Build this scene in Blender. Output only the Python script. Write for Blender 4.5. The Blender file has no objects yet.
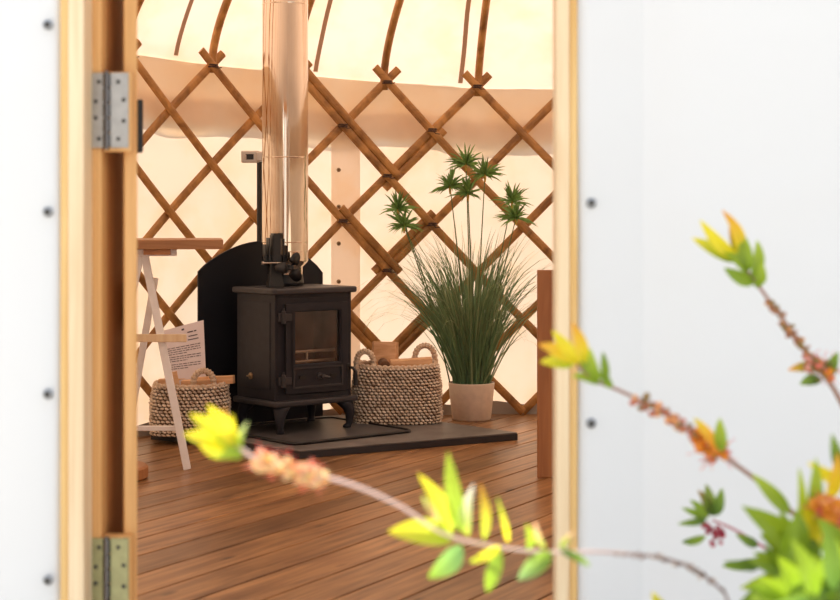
import bpy, bmesh, math, random
from mathutils import Vector, Matrix, noise
random.seed(7)
S = bpy.context.scene
COL = S.collection
PI = math.pi

# ------------------------------------------------------------------ camera
CAMZ = 0.86
cam_d = bpy.data.cameras.new('camera')
cam = bpy.data.objects.new('camera', cam_d)
COL.objects.link(cam)
cam.location = (0, 0, CAMZ)
cam.rotation_euler = (PI / 2, 0, 0)
cam_d.sensor_width = 36.0
cam_d.lens = 1600 / 840 * 36.0
cam_d.shift_y = -85 / 840
cam_d.dof.use_dof = True
cam_d.dof.focus_distance = 6.1
cam_d.dof.aperture_fstop = 5.4
S.camera = cam

# ------------------------------------------------------------------ world, sun, exposure
w = bpy.data.worlds.new('sky')
S.world = w
w.use_nodes = True
nt = w.node_tree
bg = nt.nodes['Background']
bg.inputs['Strength'].default_value = 0.62
tc = nt.nodes.new('ShaderNodeTexCoord')
sx = nt.nodes.new('ShaderNodeSeparateXYZ')
cr = nt.nodes.new('ShaderNodeValToRGB')
cr.color_ramp.elements[0].position = 0.0
cr.color_ramp.elements[0].color = (1.0, 0.97, 0.93, 1)
cr.color_ramp.elements[1].position = 0.8
cr.color_ramp.elements[1].color = (0.80, 0.89, 1.0, 1)
nt.links.new(tc.outputs['Generated'], sx.inputs[0])
nt.links.new(sx.outputs['Z'], cr.inputs['Fac'])
nt.links.new(cr.outputs['Color'], bg.inputs['Color'])

sun_d = bpy.data.lights.new('sun', 'SUN')
sun_d.energy = 6.0
sun_d.angle = math.radians(1.0)
sun_d.color = (1.0, 0.94, 0.84)
sun = bpy.data.objects.new('sun', sun_d)
COL.objects.link(sun)
az, el = math.radians(-22), math.radians(50)   # azimuth from +Y towards +X
sdir = Vector((math.sin(az) * math.cos(el), math.cos(az) * math.cos(el), math.sin(el)))
sun.location = sdir * 12
sun.rotation_euler = sdir.to_track_quat('Z', 'Y').to_euler()

S.view_settings.view_transform = 'Standard'
S.view_settings.look = 'None'
S.view_settings.gamma = 1.0
S.view_settings.use_curve_mapping = False
S.view_settings.exposure = 1.1
S.cycles.max_bounces = 12
S.cycles.diffuse_bounces = 6
S.cycles.glossy_bounces = 6
S.cycles.transmission_bounces = 8
S.cycles.transparent_max_bounces = 12
S.cycles.use_denoising = True
S.cycles.sample_clamp_indirect = 6.0

# ------------------------------------------------------------------ helpers
def P(px, py, d):
    return Vector(((px - 420) / 1600 * d, d, CAMZ - (py - 215) / 1600 * d))

class MB:
    def __init__(s):
        s.v, s.f, s.c, s.m = [], [], [], []
        s.col = (1, 1, 1)
        s.mi = 0
    def add(s, vs, fs):
        b = len(s.v)
        s.v += [tuple(p) for p in vs]
        s.c += [s.col] * len(vs)
        for f in fs:
            s.f.append([b + i for i in f])
            s.m.append(s.mi)
        return b
    def box(s, x0, x1, y0, y1, z0, z1, M=None):
        vs = [Vector((x, y, z)) for x in (x0, x1) for y in (y0, y1) for z in (z0, z1)]
        if M: vs = [M @ p for p in vs]
        s.add(vs, [(0, 1, 3, 2), (4, 6, 7, 5), (0, 4, 5, 1), (2, 3, 7, 6), (0, 2, 6, 4), (1, 5, 7, 3)])
    def prism(s, pts, z0, z1, M=None):
        n = len(pts)
        a = sum(pts[i][0] * pts[(i + 1) % n][1] - pts[(i + 1) % n][0] * pts[i][1] for i in range(n))
        if a < 0: pts = pts[::-1]
        vs = [Vector((p[0], p[1], z0)) for p in pts] + [Vector((p[0], p[1], z1)) for p in pts]
        if M: vs = [M @ p for p in vs]
        s.add(vs, [list(range(n))[::-1], list(range(n, 2 * n))] + [(i, (i + 1) % n, n + (i + 1) % n, n + i) for i in range(n)])
    def tube(s, pts, r, n=10, cap=True, flat=1.0, ref=None):
        pts = [Vector(p) for p in pts]
        if not isinstance(r, (list, tuple)): r = [r] * len(pts)
        vs = []
        prev = None
        for i, p in enumerate(pts):
            t = (pts[min(i + 1, len(pts) - 1)] - pts[max(i - 1, 0)]).normalized()
            if prev is None:
                a = Vector(ref) if ref else (Vector((0, 0, 1)) if abs(t.z) < .9 else Vector((1, 0, 0)))
            else: a = prev
            u = (a - t * a.dot(t)).normalized()
            prev = u
            q = t.cross(u)
            for k in range(n):
                an = 2 * PI * k / n
                vs.append(p + (u * math.cos(an) * flat + q * math.sin(an)) * r[i])
        L = len(pts)
        fs = [(i * n + k, i * n + (k + 1) % n, (i + 1) * n + (k + 1) % n, (i + 1) * n + k) for i in range(L - 1) for k in range(n)]
        if cap: fs += [list(range(n))[::-1], list(range((L - 1) * n, L * n))]
        s.add(vs, fs)
    def rod(s, a, b, r, n=12): s.tube([a, b], r, n)
    def lathe(s, prof, n=32, c=(0, 0, 0), M=None, cap=True):
        vs = []
        for (r, z) in prof:
            for k in range(n):
                an = 2 * PI * k / n
                p = Vector((r * math.cos(an), r * math.sin(an), z))
                if M: p = M @ p
                vs.append(p + Vector(c))
        L = len(prof)
        fs = [(i * n + k, i * n + (k + 1) % n, (i + 1) * n + (k + 1) % n, (i + 1) * n + k) for i in range(L - 1) for k in range(n)]
        if cap and prof[0][0] > 1e-5: fs.append(list(range(n))[::-1])
        if cap and prof[-1][0] > 1e-5: fs.append(list(range((L - 1) * n, L * n)))
        s.add(vs, fs)
    def ribbon(s, pts, wds, side):
        """thin rectangular-section strip; side = width direction per point or one vector"""
        vs = []
        for i, p in enumerate(pts):
            sd = side[i] if isinstance(side, list) else side
            vs += [Vector(p) - sd * wds[i] / 2, Vector(p) + sd * wds[i] / 2]
        s.add(vs, [(2 * i, 2 * i + 1, 2 * i + 3, 2 * i + 2) for i in range(len(pts) - 1)])
    def build(s, name, mat, parent=None, bevel=0, smooth=False, loc=None, seg=2):
        me = bpy.data.meshes.new(name)
        off = Vector(loc) if loc is not None else Vector((0, 0, 0))
        me.from_pydata([tuple(Vector(p) - off) for p in s.v], [], s.f)
        mats = mat if isinstance(mat, list) else [mat]
        for m in mats: me.materials.append(m)
        if len(mats) > 1: me.polygons.foreach_set('material_index', s.m)
        ca = me.color_attributes.new('Col', 'FLOAT_COLOR', 'POINT')
        for i, c in enumerate(s.c): ca.data[i].color = (c[0], c[1], c[2], 1)
        if smooth: me.polygons.foreach_set('use_smooth', [True] * len(me.polygons))
        bm = bmesh.new(); bm.from_mesh(me)
        bmesh.ops.remove_doubles(bm, verts=bm.verts, dist=1e-6)
        bmesh.ops.recalc_face_normals(bm, faces=bm.faces)
        bm.to_mesh(me); bm.free()
        me.update()
        o = bpy.data.objects.new(name, me)
        COL.objects.link(o)
        o.location = off
        if parent: o.parent = parent
        if bevel:
            b = o.modifiers.new('bevel', 'BEVEL'); b.width = bevel; b.segments = seg; b.limit_method = 'ANGLE'; b.angle_limit = math.radians(40)
            b.harden_normals = False
        return o

def thing(name, label, cat, loc=(0, 0, 0), rz=0, group=None):
    o = bpy.data.objects.new(name, None); COL.objects.link(o)
    o.location = loc; o.rotation_euler = (0, 0, rz)
    o['label'] = label; o['category'] = cat
    if group: o['group'] = group
    o.empty_display_size = .05
    return o
def tag(o, label, cat, group=None):
    o['label'] = label; o['category'] = cat
    if group: o['group'] = group
    return o
def struct(o):
    o['kind'] = 'structure'; return o
def structure_root(name, loc=(0, 0, 0), rz=0):
    o = bpy.data.objects.new(name, None); COL.objects.link(o); o.location = loc; o.rotation_euler = (0, 0, rz)
    o['kind'] = 'structure'; return o

# ------------------------------------------------------------------ materials
def mat(name):
    m = bpy.data.materials.new(name); m.use_nodes = True
    return m, m.node_tree, m.node_tree.nodes['Principled BSDF']
def N(t, kind, **kw):
    n = t.nodes.new(kind)
    for k, v in kw.items():
        if k in n.inputs: n.inputs[k].default_value = v
        else: setattr(n, k, v)
    return n
def plain(name, col, rough=.5, metal=0, bump=0, bscale=200, var=0, vscale=20, spec=.5):
    m, t, p = mat(name)
    p.inputs['Roughness'].default_value = rough; p.inputs['Metallic'].default_value = metal
    p.inputs['Specular IOR Level'].default_value = spec
    co = N(t, 'ShaderNodeTexCoord')
    if var:
        n = N(t, 'ShaderNodeTexNoise'); n.inputs['Scale'].default_value = vscale; n.inputs['Detail'].default_value = 4
        t.links.new(co.outputs['Object'], n.inputs['Vector'])
        r = N(t, 'ShaderNodeValToRGB')
        r.color_ramp.elements[0].position = .3; r.color_ramp.elements[1].position = .7
        r.color_ramp.elements[0].color = tuple(c * (1 - var) for c in col) + (1,)
        r.color_ramp.elements[1].color = tuple(min(1, c * (1 + var)) for c in col) + (1,)
        t.links.new(n.outputs['Fac'], r.inputs['Fac']); t.links.new(r.outputs['Color'], p.inputs['Base Color'])
    else: p.inputs['Base Color'].default_value = (*col, 1)
    if bump:
        n = N(t, 'ShaderNodeTexNoise'); n.inputs['Scale'].default_value = bscale
        t.links.new(co.outputs['Object'], n.inputs['Vector'])
        b = N(t, 'ShaderNodeBump'); b.inputs['Strength'].default_value = bump; b.inputs['Distance'].default_value = .002
        t.links.new(n.outputs['Fac'], b.inputs['Height']); t.links.new(b.outputs['Normal'], p.inputs['Normal'])
    return m
def wood(name, c0, c1, scale=(30, 30, 2), rough=.5, knots=False, attr=False, c2=None):
    m, t, p = mat(name)
    p.inputs['Roughness'].default_value = rough
    co = N(t, 'ShaderNodeTexCoord'); mp = N(t, 'ShaderNodeMapping')
    mp.inputs['Scale'].default_value = scale
    t.links.new(co.outputs['Object'], mp.inputs['Vector'])
    vec = mp.outputs['Vector']
    if attr:   # every plank gets its own piece of timber
        at = N(t, 'ShaderNodeAttribute'); at.attribute_name = 'Col'
        ad = N(t, 'ShaderNodeVectorMath'); ad.operation = 'MULTIPLY_ADD'
        ad.inputs[1].default_value = (37, 51, 23)
        t.links.new(at.outputs['Vector'], ad.inputs[0]); t.links.new(vec, ad.inputs[2])
        vec = ad.outputs[0]
    n1 = N(t, 'ShaderNodeTexNoise'); n1.inputs['Scale'].default_value = 1; n1.inputs['Detail'].default_value = 6; n1.inputs['Distortion'].default_value = .8
    t.links.new(vec, n1.inputs['Vector'])
    r = N(t, 'ShaderNodeValToRGB')
    r.color_ramp.elements[0].position = .3; r.color_ramp.elements[0].color = (*c0, 1)
    r.color_ramp.elements[1].position = .68; r.color_ramp.elements[1].color = (*c1, 1)
    t.links.new(n1.outputs['Fac'], r.inputs['Fac'])
    out = r.outputs['Color']
    if knots:
        mp2 = N(t, 'ShaderNodeMapping'); mp2.inputs['Scale'].default_value = (9, 3.2, 1)
        t.links.new(co.outputs['Object'], mp2.inputs['Vector'])
        vo = N(t, 'ShaderNodeTexVoronoi'); vo.inputs['Scale'].default_value = 1; vo.inputs['Randomness'].default_value = 1
        t.links.new(mp2.outputs['Vector'], vo.inputs['Vector'])
        kr = N(t, 'ShaderNodeValToRGB')
        kr.color_ramp.elements[0].position = .04; kr.color_ramp.elements[0].color = (.22, .16, .13, 1)
        kr.color_ramp.elements[1].position = .13; kr.color_ramp.elements[1].color = (1, 1, 1, 1)
        t.links.new(vo.outputs['Distance'], kr.inputs['Fac'])
        mx = N(t, 'ShaderNodeMix'); mx.data_type = 'RGBA'; mx.blend_type = 'MULTIPLY'; mx.inputs[0].default_value = 1
        t.links.new(out, mx.inputs[6]); t.links.new(kr.outputs['Color'], mx.inputs[7]); out = mx.outputs[2]
        n3 = N(t, 'ShaderNodeTexNoise'); n3.inputs['Scale'].default_value = 2.2; n3.inputs['Detail'].default_value = 5
        t.links.new(co.outputs['Object'], n3.inputs['Vector'])
        k3 = N(t, 'ShaderNodeValToRGB')
        k3.color_ramp.elements[0].position = .35; k3.color_ramp.elements[0].color = (.72, .67, .64, 1)
        k3.color_ramp.elements[1].position = .6; k3.color_ramp.elements[1].color = (1, 1, 1, 1)
        t.links.new(n3.outputs['Fac'], k3.inputs['Fac'])
        m3 = N(t, 'ShaderNodeMix'); m3.data_type = 'RGBA'; m3.blend_type = 'MULTIPLY'; m3.inputs[0].default_value = 1
        t.links.new(out, m3.inputs[6]); t.links.new(k3.outputs['Color'], m3.inputs[7]); out = m3.outputs[2]
    if attr:
        hs = N(t, 'ShaderNodeHueSaturation')
        sp = N(t, 'ShaderNodeSeparateColor'); t.links.new(at.outputs['Color'], sp.inputs[0])
        ma = N(t, 'ShaderNodeMapRange'); ma.inputs['To Min'].default_value = .72; ma.inputs['To Max'].default_value = 1.25
        t.links.new(sp.outputs[0], ma.inputs['Value']); t.links.new(ma.outputs[0], hs.inputs['Value'])
        t.links.new(out, hs.inputs['Color']); out = hs.outputs['Color']
    t.links.new(out, p.inputs['Base Color'])
    b = N(t, 'ShaderNodeBump'); b.inputs['Strength'].default_value = .25; b.inputs['Distance'].default_value = .001
    t.links.new(n1.outputs['Fac'], b.inputs['Height']); t.links.new(b.outputs['Normal'], p.inputs['Normal'])
    return m
def cloth(name, dif, tra, mix=.5, stain=True):
    m, t, p = mat(name)
    t.nodes.remove(p)
    out = t.nodes['Material Output']
    d = N(t, 'ShaderNodeBsdfDiffuse'); tr = N(t, 'ShaderNodeBsdfTranslucent'); mx = N(t, 'ShaderNodeMixShader')
    d.inputs['Color'].default_value = (*dif, 1); tr.inputs['Color'].default_value = (*tra, 1)
    mx.inputs[0].default_value = mix
    co = N(t, 'ShaderNodeTexCoord')
    if stain:
        n = N(t, 'ShaderNodeTexNoise'); n.inputs['Scale'].default_value = 5; n.inputs['Detail'].default_value = 7; n.inputs['Roughness'].default_value = .65
        t.links.new(co.outputs['Object'], n.inputs['Vector'])
        r = N(t, 'ShaderNodeValToRGB')
        r.color_ramp.elements[0].position = .32; r.color_ramp.elements[0].color = (tra[0] * .97, tra[1] * .88, tra[2] * .74, 1)
        r.color_ramp.elements[1].position = .55; r.color_ramp.elements[1].color = (*tra, 1)
        t.links.new(n.outputs['Fac'], r.inputs['Fac']); t.links.new(r.outputs['Color'], tr.inputs['Color'])
    n2 = N(t, 'ShaderNodeTexNoise'); n2.inputs['Scale'].default_value = 3; n2.inputs['Detail'].default_value = 2
    t.links.new(co.outputs['Object'], n2.inputs['Vector'])
    b = N(t, 'ShaderNodeBump'); b.inputs['Strength'].default_value = .5; b.inputs['Distance'].default_value = .03
    t.links.new(n2.outputs['Fac'], b.inputs['Height'])
    t.links.new(b.outputs['Normal'], d.inputs['Normal']); t.links.new(b.outputs['Normal'], tr.inputs['Normal'])
    t.links.new(d.outputs[0], mx.inputs[1]); t.links.new(tr.outputs[0], mx.inputs[2]); t.links.new(mx.outputs[0], out.inputs['Surface'])
    return m
def leafmat(name, rough=.35, trans=.4, gain=1.0):
    m, t, p = mat(name)
    out = t.nodes['Material Output']
    at = N(t, 'ShaderNodeAttribute'); at.attribute_name = 'Col'
    t.links.new(at.outputs['Color'], p.inputs['Base Color'])
    p.inputs['Roughness'].default_value = rough
    tr = N(t, 'ShaderNodeBsdfTranslucent'); mx = N(t, 'ShaderNodeMixShader'); mx.inputs[0].default_value = trans
    t.links.new(at.outputs['Color'], tr.inputs['Color'])
    t.links.new(p.outputs[0], mx.inputs[1]); t.links.new(tr.outputs[0], mx.inputs[2]); t.links.new(mx.outputs[0], out.inputs['Surface'])
    return m

M_floor = wood('floor_wood', (.19, .085, .033), (.55, .295, .125), (46, 2.4, 1), .33, knots=True, attr=True)
M_lat = wood('lattice_wood', (.23, .10, .024), (.58, .29, .085), (14, 14, 14), .4)
M_pine = wood('pine', (.64, .32, .10), (.80, .45, .17), (60, 60, 2.5), .5)
M_pale = wood('pale_pine', (.78, .56, .33), (.90, .72, .48), (60, 60, 2.5), .55)
M_gold = wood('golden_pine', (.70, .42, .14), (.82, .56, .24), (60, 60, 2.5), .5)
M_brown = wood('stained_wood', (.34, .13, .045), (.46, .20, .07), (40, 40, 3), .5)
M_table = wood('table_wood', (.32, .14, .055), (.48, .24, .10), (3, 50, 50), .5)
M_log = wood('log_wood', (.66, .34, .16), (.90, .58, .33), (8, 50, 50), .7)
M_bark = plain('bark', (.17, .09, .05), .9, var=.4, vscale=60, bump=.6)
M_white = plain('white_paint', (.92, .90, .90), .5, var=.04, vscale=30)
M_canvas = cloth('canvas', (.86, .83, .78), (.485, .368, .28), .5)
M_roof = cloth('roof_canvas', (.86, .84, .80), (.52, .378, .30), .5)
M_flap = cloth('canvas_flap', (.86, .78, .70), (.96, .83, .72), .5)
M_out = cloth('outer_canvas', (.79, .80, .82), (.6, .6, .6), .08, stain=False)
M_out2 = cloth('outer_canvas_plain', (.81, .82, .84), (.6, .6, .6), .08, stain=False)
M_lining = cloth('lining_gauze', (.90, .84, .66), (.98, .90, .74), .85, stain=False)
M_skirt = plain('skirt_cloth', (.42, .38, .34), .9)
M_seam = cloth('seam_tape', (.40, .28, .2), (.35, .22, .15), .4, stain=False)
M_iron = plain('cast_iron', (.024, .024, .031), .46, bump=.25, bscale=500, var=.12, vscale=30, spec=.28)
M_ironl = plain('stove_edge_iron', (.045, .043, .048), .42, bump=.2, bscale=500, spec=.35)
M_shield = plain('shield_metal', (.006, .008, .014), .5, spec=.35)
M_black = plain('black_metal', (.012, .012, .013), .4)
M_brick = plain('firebrick', (.20, .115, .085), .9, var=.35, vscale=14)
M_steelgrate = plain('grate_steel', (.62, .55, .50), .35, .6)
M_chrome = plain('polished_flue', (.76, .63, .50), .06, 1.0)
M_clamp = plain('clamp_steel', (.55, .48, .42), .3, 1.0)
M_zinc = plain('zinc_hinge', (.40, .38, .36), .38, .9, var=.1, vscale=60)
M_brass = plain('dull_brass', (.33, .32, .17), .42, .8, var=.12, vscale=60)
M_knuck = plain('knuckle_steel', (.14, .13, .13), .2, 1.0)
M_dark = plain('screw_dark', (.06, .055, .05), .5, .5)
M_stud = plain('stud_metal', (.33, .34, .36), .4, .6)
M_plate = plain('tray_steel', (.085, .08, .082), .4, var=.15, vscale=12)
M_slated = plain('slate_shaded_side', (.03, .03, .035), .5)  # slab sides painted darker, since the glossy top catches the light
M_slate = plain('slate', (.165, .15, .142), .42, var=.3, vscale=9, bump=.3, bscale=60)
M_pot = plain('pot_clay', (.78, .66, .54), .8, var=.07, vscale=40)
M_soil = plain('soil', (.05, .03, .02), 1.0)
M_paper = plain('paper', (.80, .72, .74), .8)
M_ink = plain('ink', (.10, .08, .10), .8)
M_cord = plain('lashing_cord', (.09, .05, .035), .9)
M_gravel = plain('gravel', (.40, .38, .35), .95, var=.25, vscale=40, bump=.5, bscale=80)
M_leaf = leafmat('shrub_leaf', .32, .5)
M_grass = leafmat('grass_blade', .45, .25)
M_stem = leafmat('shrub_stem', .55, 0.0)
M_bronze = plain('bronze', (.35, .25, .15), .4, .8)
def weave_mat():
    m, t, p = mat('seagrass')
    p.inputs['Roughness'].default_value = .85
    co = N(t, 'ShaderNodeTexCoord')
    mp = N(t, 'ShaderNodeMapping'); mp.inputs['Scale'].default_value = (110, 110, 170)
    t.links.new(co.outputs['Object'], mp.inputs['Vector'])
    n = N(t, 'ShaderNodeTexNoise'); n.inputs['Scale'].default_value = 1; n.inputs['Detail'].default_value = 3
    t.links.new(mp.outputs[0], n.inputs['Vector'])
    r = N(t, 'ShaderNodeValToRGB')
    e = r.color_ramp.elements
    e[0].position = .30; e[0].color = (.16, .09, .055, 1)
    e[1].position = .62; e[1].color = (.90, .78, .65, 1)
    x = e.new(.46); x.color = (.60, .47, .36, 1)
    t.links.new(n.outputs['Fac'], r.inputs['Fac'])
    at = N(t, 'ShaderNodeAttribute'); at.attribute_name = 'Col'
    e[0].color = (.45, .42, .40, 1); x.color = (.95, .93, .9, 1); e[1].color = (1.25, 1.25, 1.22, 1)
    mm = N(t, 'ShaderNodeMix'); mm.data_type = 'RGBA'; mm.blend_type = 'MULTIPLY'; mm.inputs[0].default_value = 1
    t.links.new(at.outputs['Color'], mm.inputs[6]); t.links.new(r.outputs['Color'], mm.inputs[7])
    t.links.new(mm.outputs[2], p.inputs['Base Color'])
    return m
M_weave = weave_mat()
def glass_mat():
    m, t, p = mat('stove_glass')
    out = t.nodes['Material Output']
    tr = N(t, 'ShaderNodeBsdfTransparent'); tr.inputs['Color'].default_value = (.85, .78, .72, 1)
    gl = N(t, 'ShaderNodeBsdfGlossy'); gl.inputs['Roughness'].default_value = .12
    mx = N(t, 'ShaderNodeMixShader'); mx.inputs[0].default_value = .05
    t.links.new(tr.outputs[0], mx.inputs[1]); t.links.new(gl.outputs[0], mx.inputs[2]); t.links.new(mx.outputs[0], out.inputs['Surface'])
    return m
M_glass = glass_mat()
def dome_mat():
    m, t, p = mat('clear_dome')
    out = t.nodes['Material Output']
    tr = N(t, 'ShaderNodeBsdfTransparent'); gl = N(t, 'ShaderNodeBsdfGlossy'); gl.inputs['Roughness'].default_value = .05
    mx = N(t, 'ShaderNodeMixShader'); mx.inputs[0].default_value = .06
    t.links.new(tr.outputs[0], mx.inputs[1]); t.links.new(gl.outputs[0], mx.inputs[2]); t.links.new(mx.outputs[0], out.inputs['Surface'])
    return m
M_added_dome = dome_mat()

# ------------------------------------------------------------------ yurt shell
CX, CY, R = 0.53, 4.74, 2.2
def rad(d): return math.radians(d)
def dz(deg):      # the ring sags a little towards the right of the picture
    d = ((deg + 180) % 360) - 180
    return .0019 * min(max(-d - 7, 0), 45) if d < 0 else 0
def W(deg, r, z):
    return Vector((CX + r * math.sin(rad(deg)), CY + r * math.cos(rad(deg)), z))
EAVE = 1.405
def wall(name, t0, t1, m, r=R, z0=-.10, top=None, bot=None, step=1.0, rows=8, ripple=.004, parent=None):
    mb = MB(); nn = max(2, int((t1 - t0) / step)); vs = []
    for j in range(rows + 1):
        for i in range(nn + 1):
            t = t0 + (t1 - t0) * i / nn
            za = bot(t) if bot else z0
            zb = top(t) if top else EAVE + dz(t)
            z = za + (zb - za) * j / rows
            rr = r + ripple * noise.noise(Vector((t * .12, z * 2.5, r * 9))) + ripple * .5 * noise.noise(Vector((t * .5, z * .6, r)))
            vs.append(W(t, rr, z))
    mb.add(vs, [(j * (nn + 1) + i, j * (nn + 1) + i + 1, (j + 1) * (nn + 1) + i + 1, (j + 1) * (nn + 1) + i) for j in range(rows) for i in range(nn)])
    return mb.build(name, m, parent, smooth=True)
wb = struct(wall('wall_back', -95, 45, M_canvas, ripple=.012))
struct(wall('wall_left', -141, -95, M_canvas))
struct(wall('wall_right', 45, 163, M_canvas))
# hanging eaves valance outside the wall canvas, wavy lower hem
def vlow(t): return 1.165 + dz(t) * .9 + .004 * math.sin(t * .35) + .002 * math.sin(t * 1.3 + 1)
struct(wall('trim_1', -140, 160, M_flap, r=R + .02, top=lambda t: EAVE + .01 + dz(t), bot=vlow, ripple=.012))
struct(wall('trim_2', -140, 160, M_flap, r=R + .035, top=lambda t: vlow(t) + .125 + .004 * math.sin(t * .3), bot=lambda t: vlow(t) + .004, ripple=.006))
struct(wall('trim_5', -140, 160, M_lining, r=R + .011, top=lambda t: EAVE + dz(t), bot=lambda t: vlow(t) - .028 + .020 * math.sin(t * .36 + 1.2) + .006 * math.sin(t * .9), ripple=.004))
# doubled joining flap with eyelets
flap = wall('joining_flap', -24.4, -21.0, M_flap, r=R - .012, z0=0, top=lambda t: 1.20 + dz(t), ripple=.003, parent=wb)
mbx = MB()
for zz in (1.03, .875, .72, .56, .4):
    c = W(-23.6, R - .02, zz + .02)
    d = Vector((-math.sin(rad(-23)), -math.cos(rad(-23)), 0))
    Mx = d.to_track_quat('Z', 'Y').to_matrix().to_4x4()
    mb = MB()
    mb.lathe([(.009, .0), (.009, .003), (.005, .004), (.005, .0)], 16, c, Mx)
    mb.build('eyelet', M_bronze, wb)
# mud skirt along the foot of the wall
struct(wall('baseboard_back', -95, 160, M_skirt, r=R - .02, z0=0.0, top=lambda t: .05 + .008 * math.sin(t * .8), rows=3))

# roof canvas: bends over the eaves and runs up to the crown
def rprof(z):
    h = z - EAVE
    if h < .34: return R - .19 * (max(h, 0) / .32) ** 1.75
    return R - .19 * (.34 / .32) ** 1.75 - (h - .34) * 1.25
prof = [EAVE + .035 * k for k in range(0, 10)] + [EAVE + .35 + .1 * k for k in range(0, 12)]
mb = MB(); vs = []; nn = 240
for z in prof:
    for i in range(nn):
        t = -180 + 360 * i / nn
        vs.append(W(t, max(rprof(z), .3) + .012 + .005 * noise.noise(Vector((t * .1, z * 4, 3))), z + dz(t)))
mb.add(vs, [(j * nn + i, j * nn + (i + 1) % nn, (j + 1) * nn + (i + 1) % nn, (j + 1) * nn + i) for j in range(len(prof) - 1) for i in range(nn)])
top_r = max(rprof(prof[-1]), .3) + .012
roof = struct(mb.build('ceiling', M_roof, smooth=True))
for k in range(-7, 14):
    t0_ = -9.3 + 16.8 * k
    if t0_ < -125 or t0_ > 185: continue
    mb = MB(); pts = []; sd = []
    for j in range(28):
        z = EAVE + .02 + .04 * j
        t = t0_ + .18 * math.sin(j * .5)
        pts.append(W(t, max(rprof(z), .3) + .004, z + dz(t)))
    mb.ribbon(pts, [.020] * len(pts), Vector((math.cos(rad(t0_)), -math.sin(rad(t0_)), 0)))
    mb.build('seam', M_seam, roof)

mb = MB(); zt_ = prof[-1]
mb.lathe([(top_r + .03, zt_ + .04), (top_r * .85, zt_ + .12), (top_r * .5, zt_ + .20), (.0001, zt_ + .23)], 48, (CX, CY, 0), cap=False)
dome = mb.build('added_skylight_dome', M_added_dome, roof, smooth=True)  # unseen clear crown opening, added to let more daylight inside
mb = MB(); mb.lathe([(top_r - .04, zt_ - .02), (top_r + .03, zt_ - .02), (top_r + .03, zt_ + .04), (top_r - .04, zt_ + .04), (top_r - .04, zt_ - .02)], 48, (CX, CY, 0), cap=False)
mb.build('crown_ring', M_lat, roof)

# ground outside, deck floor inside
mb = MB(); mb.box(-14, 14, -8, 20, -.25, -.15)
struct(mb.build('ground', M_gravel))
th = rad(-29.06)
mb = MB()
n_ = Vector((math.cos(th), math.sin(th), 0)); d_ = Vector((-math.sin(th), math.cos(th), 0))
cc = Vector((CX, CY, 0)); cn, cd = cc.dot(n_), cc.dot(d_)
k = 0
x = -2.3135 - .1347 * 15
while x < 5:
    mid = x + .067
    if abs(mid - cn) < 2.2:
        h = math.sqrt(2.23 ** 2 - (mid - cn) ** 2)
        mb.col = (random.random(), random.random(), random.random())
        mb.box(x + .0036, x + .1347 - .0036, cd - h, cd + h, -.028, 0)
    x += .1347
fl = mb.build('floor', M_floor, bevel=.0012, seg=2)
fl.rotation_euler = (0, 0, th); struct(fl)
mb = MB(); mb.lathe([(2.15, -.145), (2.15, -.045), (0.0001, -.045)], 64, (CX, CY, 0))
struct(mb.build('trim_3', M_black))

# ------------------------------------------------------------------ front canvas either side of the door
def panel(name, pts, z0, z1):
    mb = MB(); vs = []; rows = 10
    for j in range(rows + 1):
        z = z0 + (z1 - z0) * j / rows
        for (x, y) in pts:
            vs.append(Vector((x, y + .006 * noise.noise(Vector((x * 5, z * 2, 1))), z)))
    n = len(pts)
    mb.add(vs, [(j * n + i, j * n + i + 1, (j + 1) * n + i + 1, (j + 1) * n + i) for j in range(rows) for i in range(n - 1)])
    o = mb.build(name, M_out, smooth=True)
    o.modifiers.new('thick', 'SOLIDIFY').thickness = .002
    return struct(o)
strip_pts = [(.2572, 2.612), (.275, 2.608), (.295, 2.608), (.33, 2.606), (.36, 2.607), (.366, 2.606), (.368, 2.604)]
right_pts = [(.345, 2.609), (.36, 2.6085), (.375, 2.600), (.40, 2.585), (.45, 2.570), (.53, 2.56), (.62, 2.555), (.72, 2.56), (.85, 2.58)]
right_pts += [(CX + 2.19 * math.sin(rad(a)), CY + 2.19 * math.cos(rad(a))) for a in (168, 164)]
wr = panel('wall_front_right', right_pts, -.12, 1.42)
wr.data.materials[0] = M_out2
strip = panel('edge_strip', strip_pts, -.12, 1.42); del strip['kind']; strip.parent = wr
left_pts = [(-.5865, 2.612), (-.60, 2.610), (-.62, 2.614), (-.66, 2.63), (-.72, 2.665), (-.80, 2.73), (-.9, 2.85), (-1.0, 2.97), (-1.15, 3.1)]
wl = panel('wall_front_left', left_pts, -.12, 1.42)
def stud(root, px, py, d, lab):
    mb = MB()
    Mx = Matrix.Rotation(PI / 2, 4, 'X')
    c = P(px, py, d)
    mb.lathe([(.0088, 0), (.0088, .002), (.0068, .0035), (.0045, .004)], 20, c, Mx)
    o = mb.build('stud', M_stud, root, smooth=False)
    mb = MB(); mb.lathe([(.0040, .004), (.0042, .007), (.002, .008), (.0001, .008)], 12, c, Mx)
    mb.build('stud_pin', M_dark, o)
    return o
for py in (25, 212, 394, 580): stud(wl, 48, py, 2.6035, '')
for py in (203, 423): stud(wr, 591, py, 2.607, '')

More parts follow.
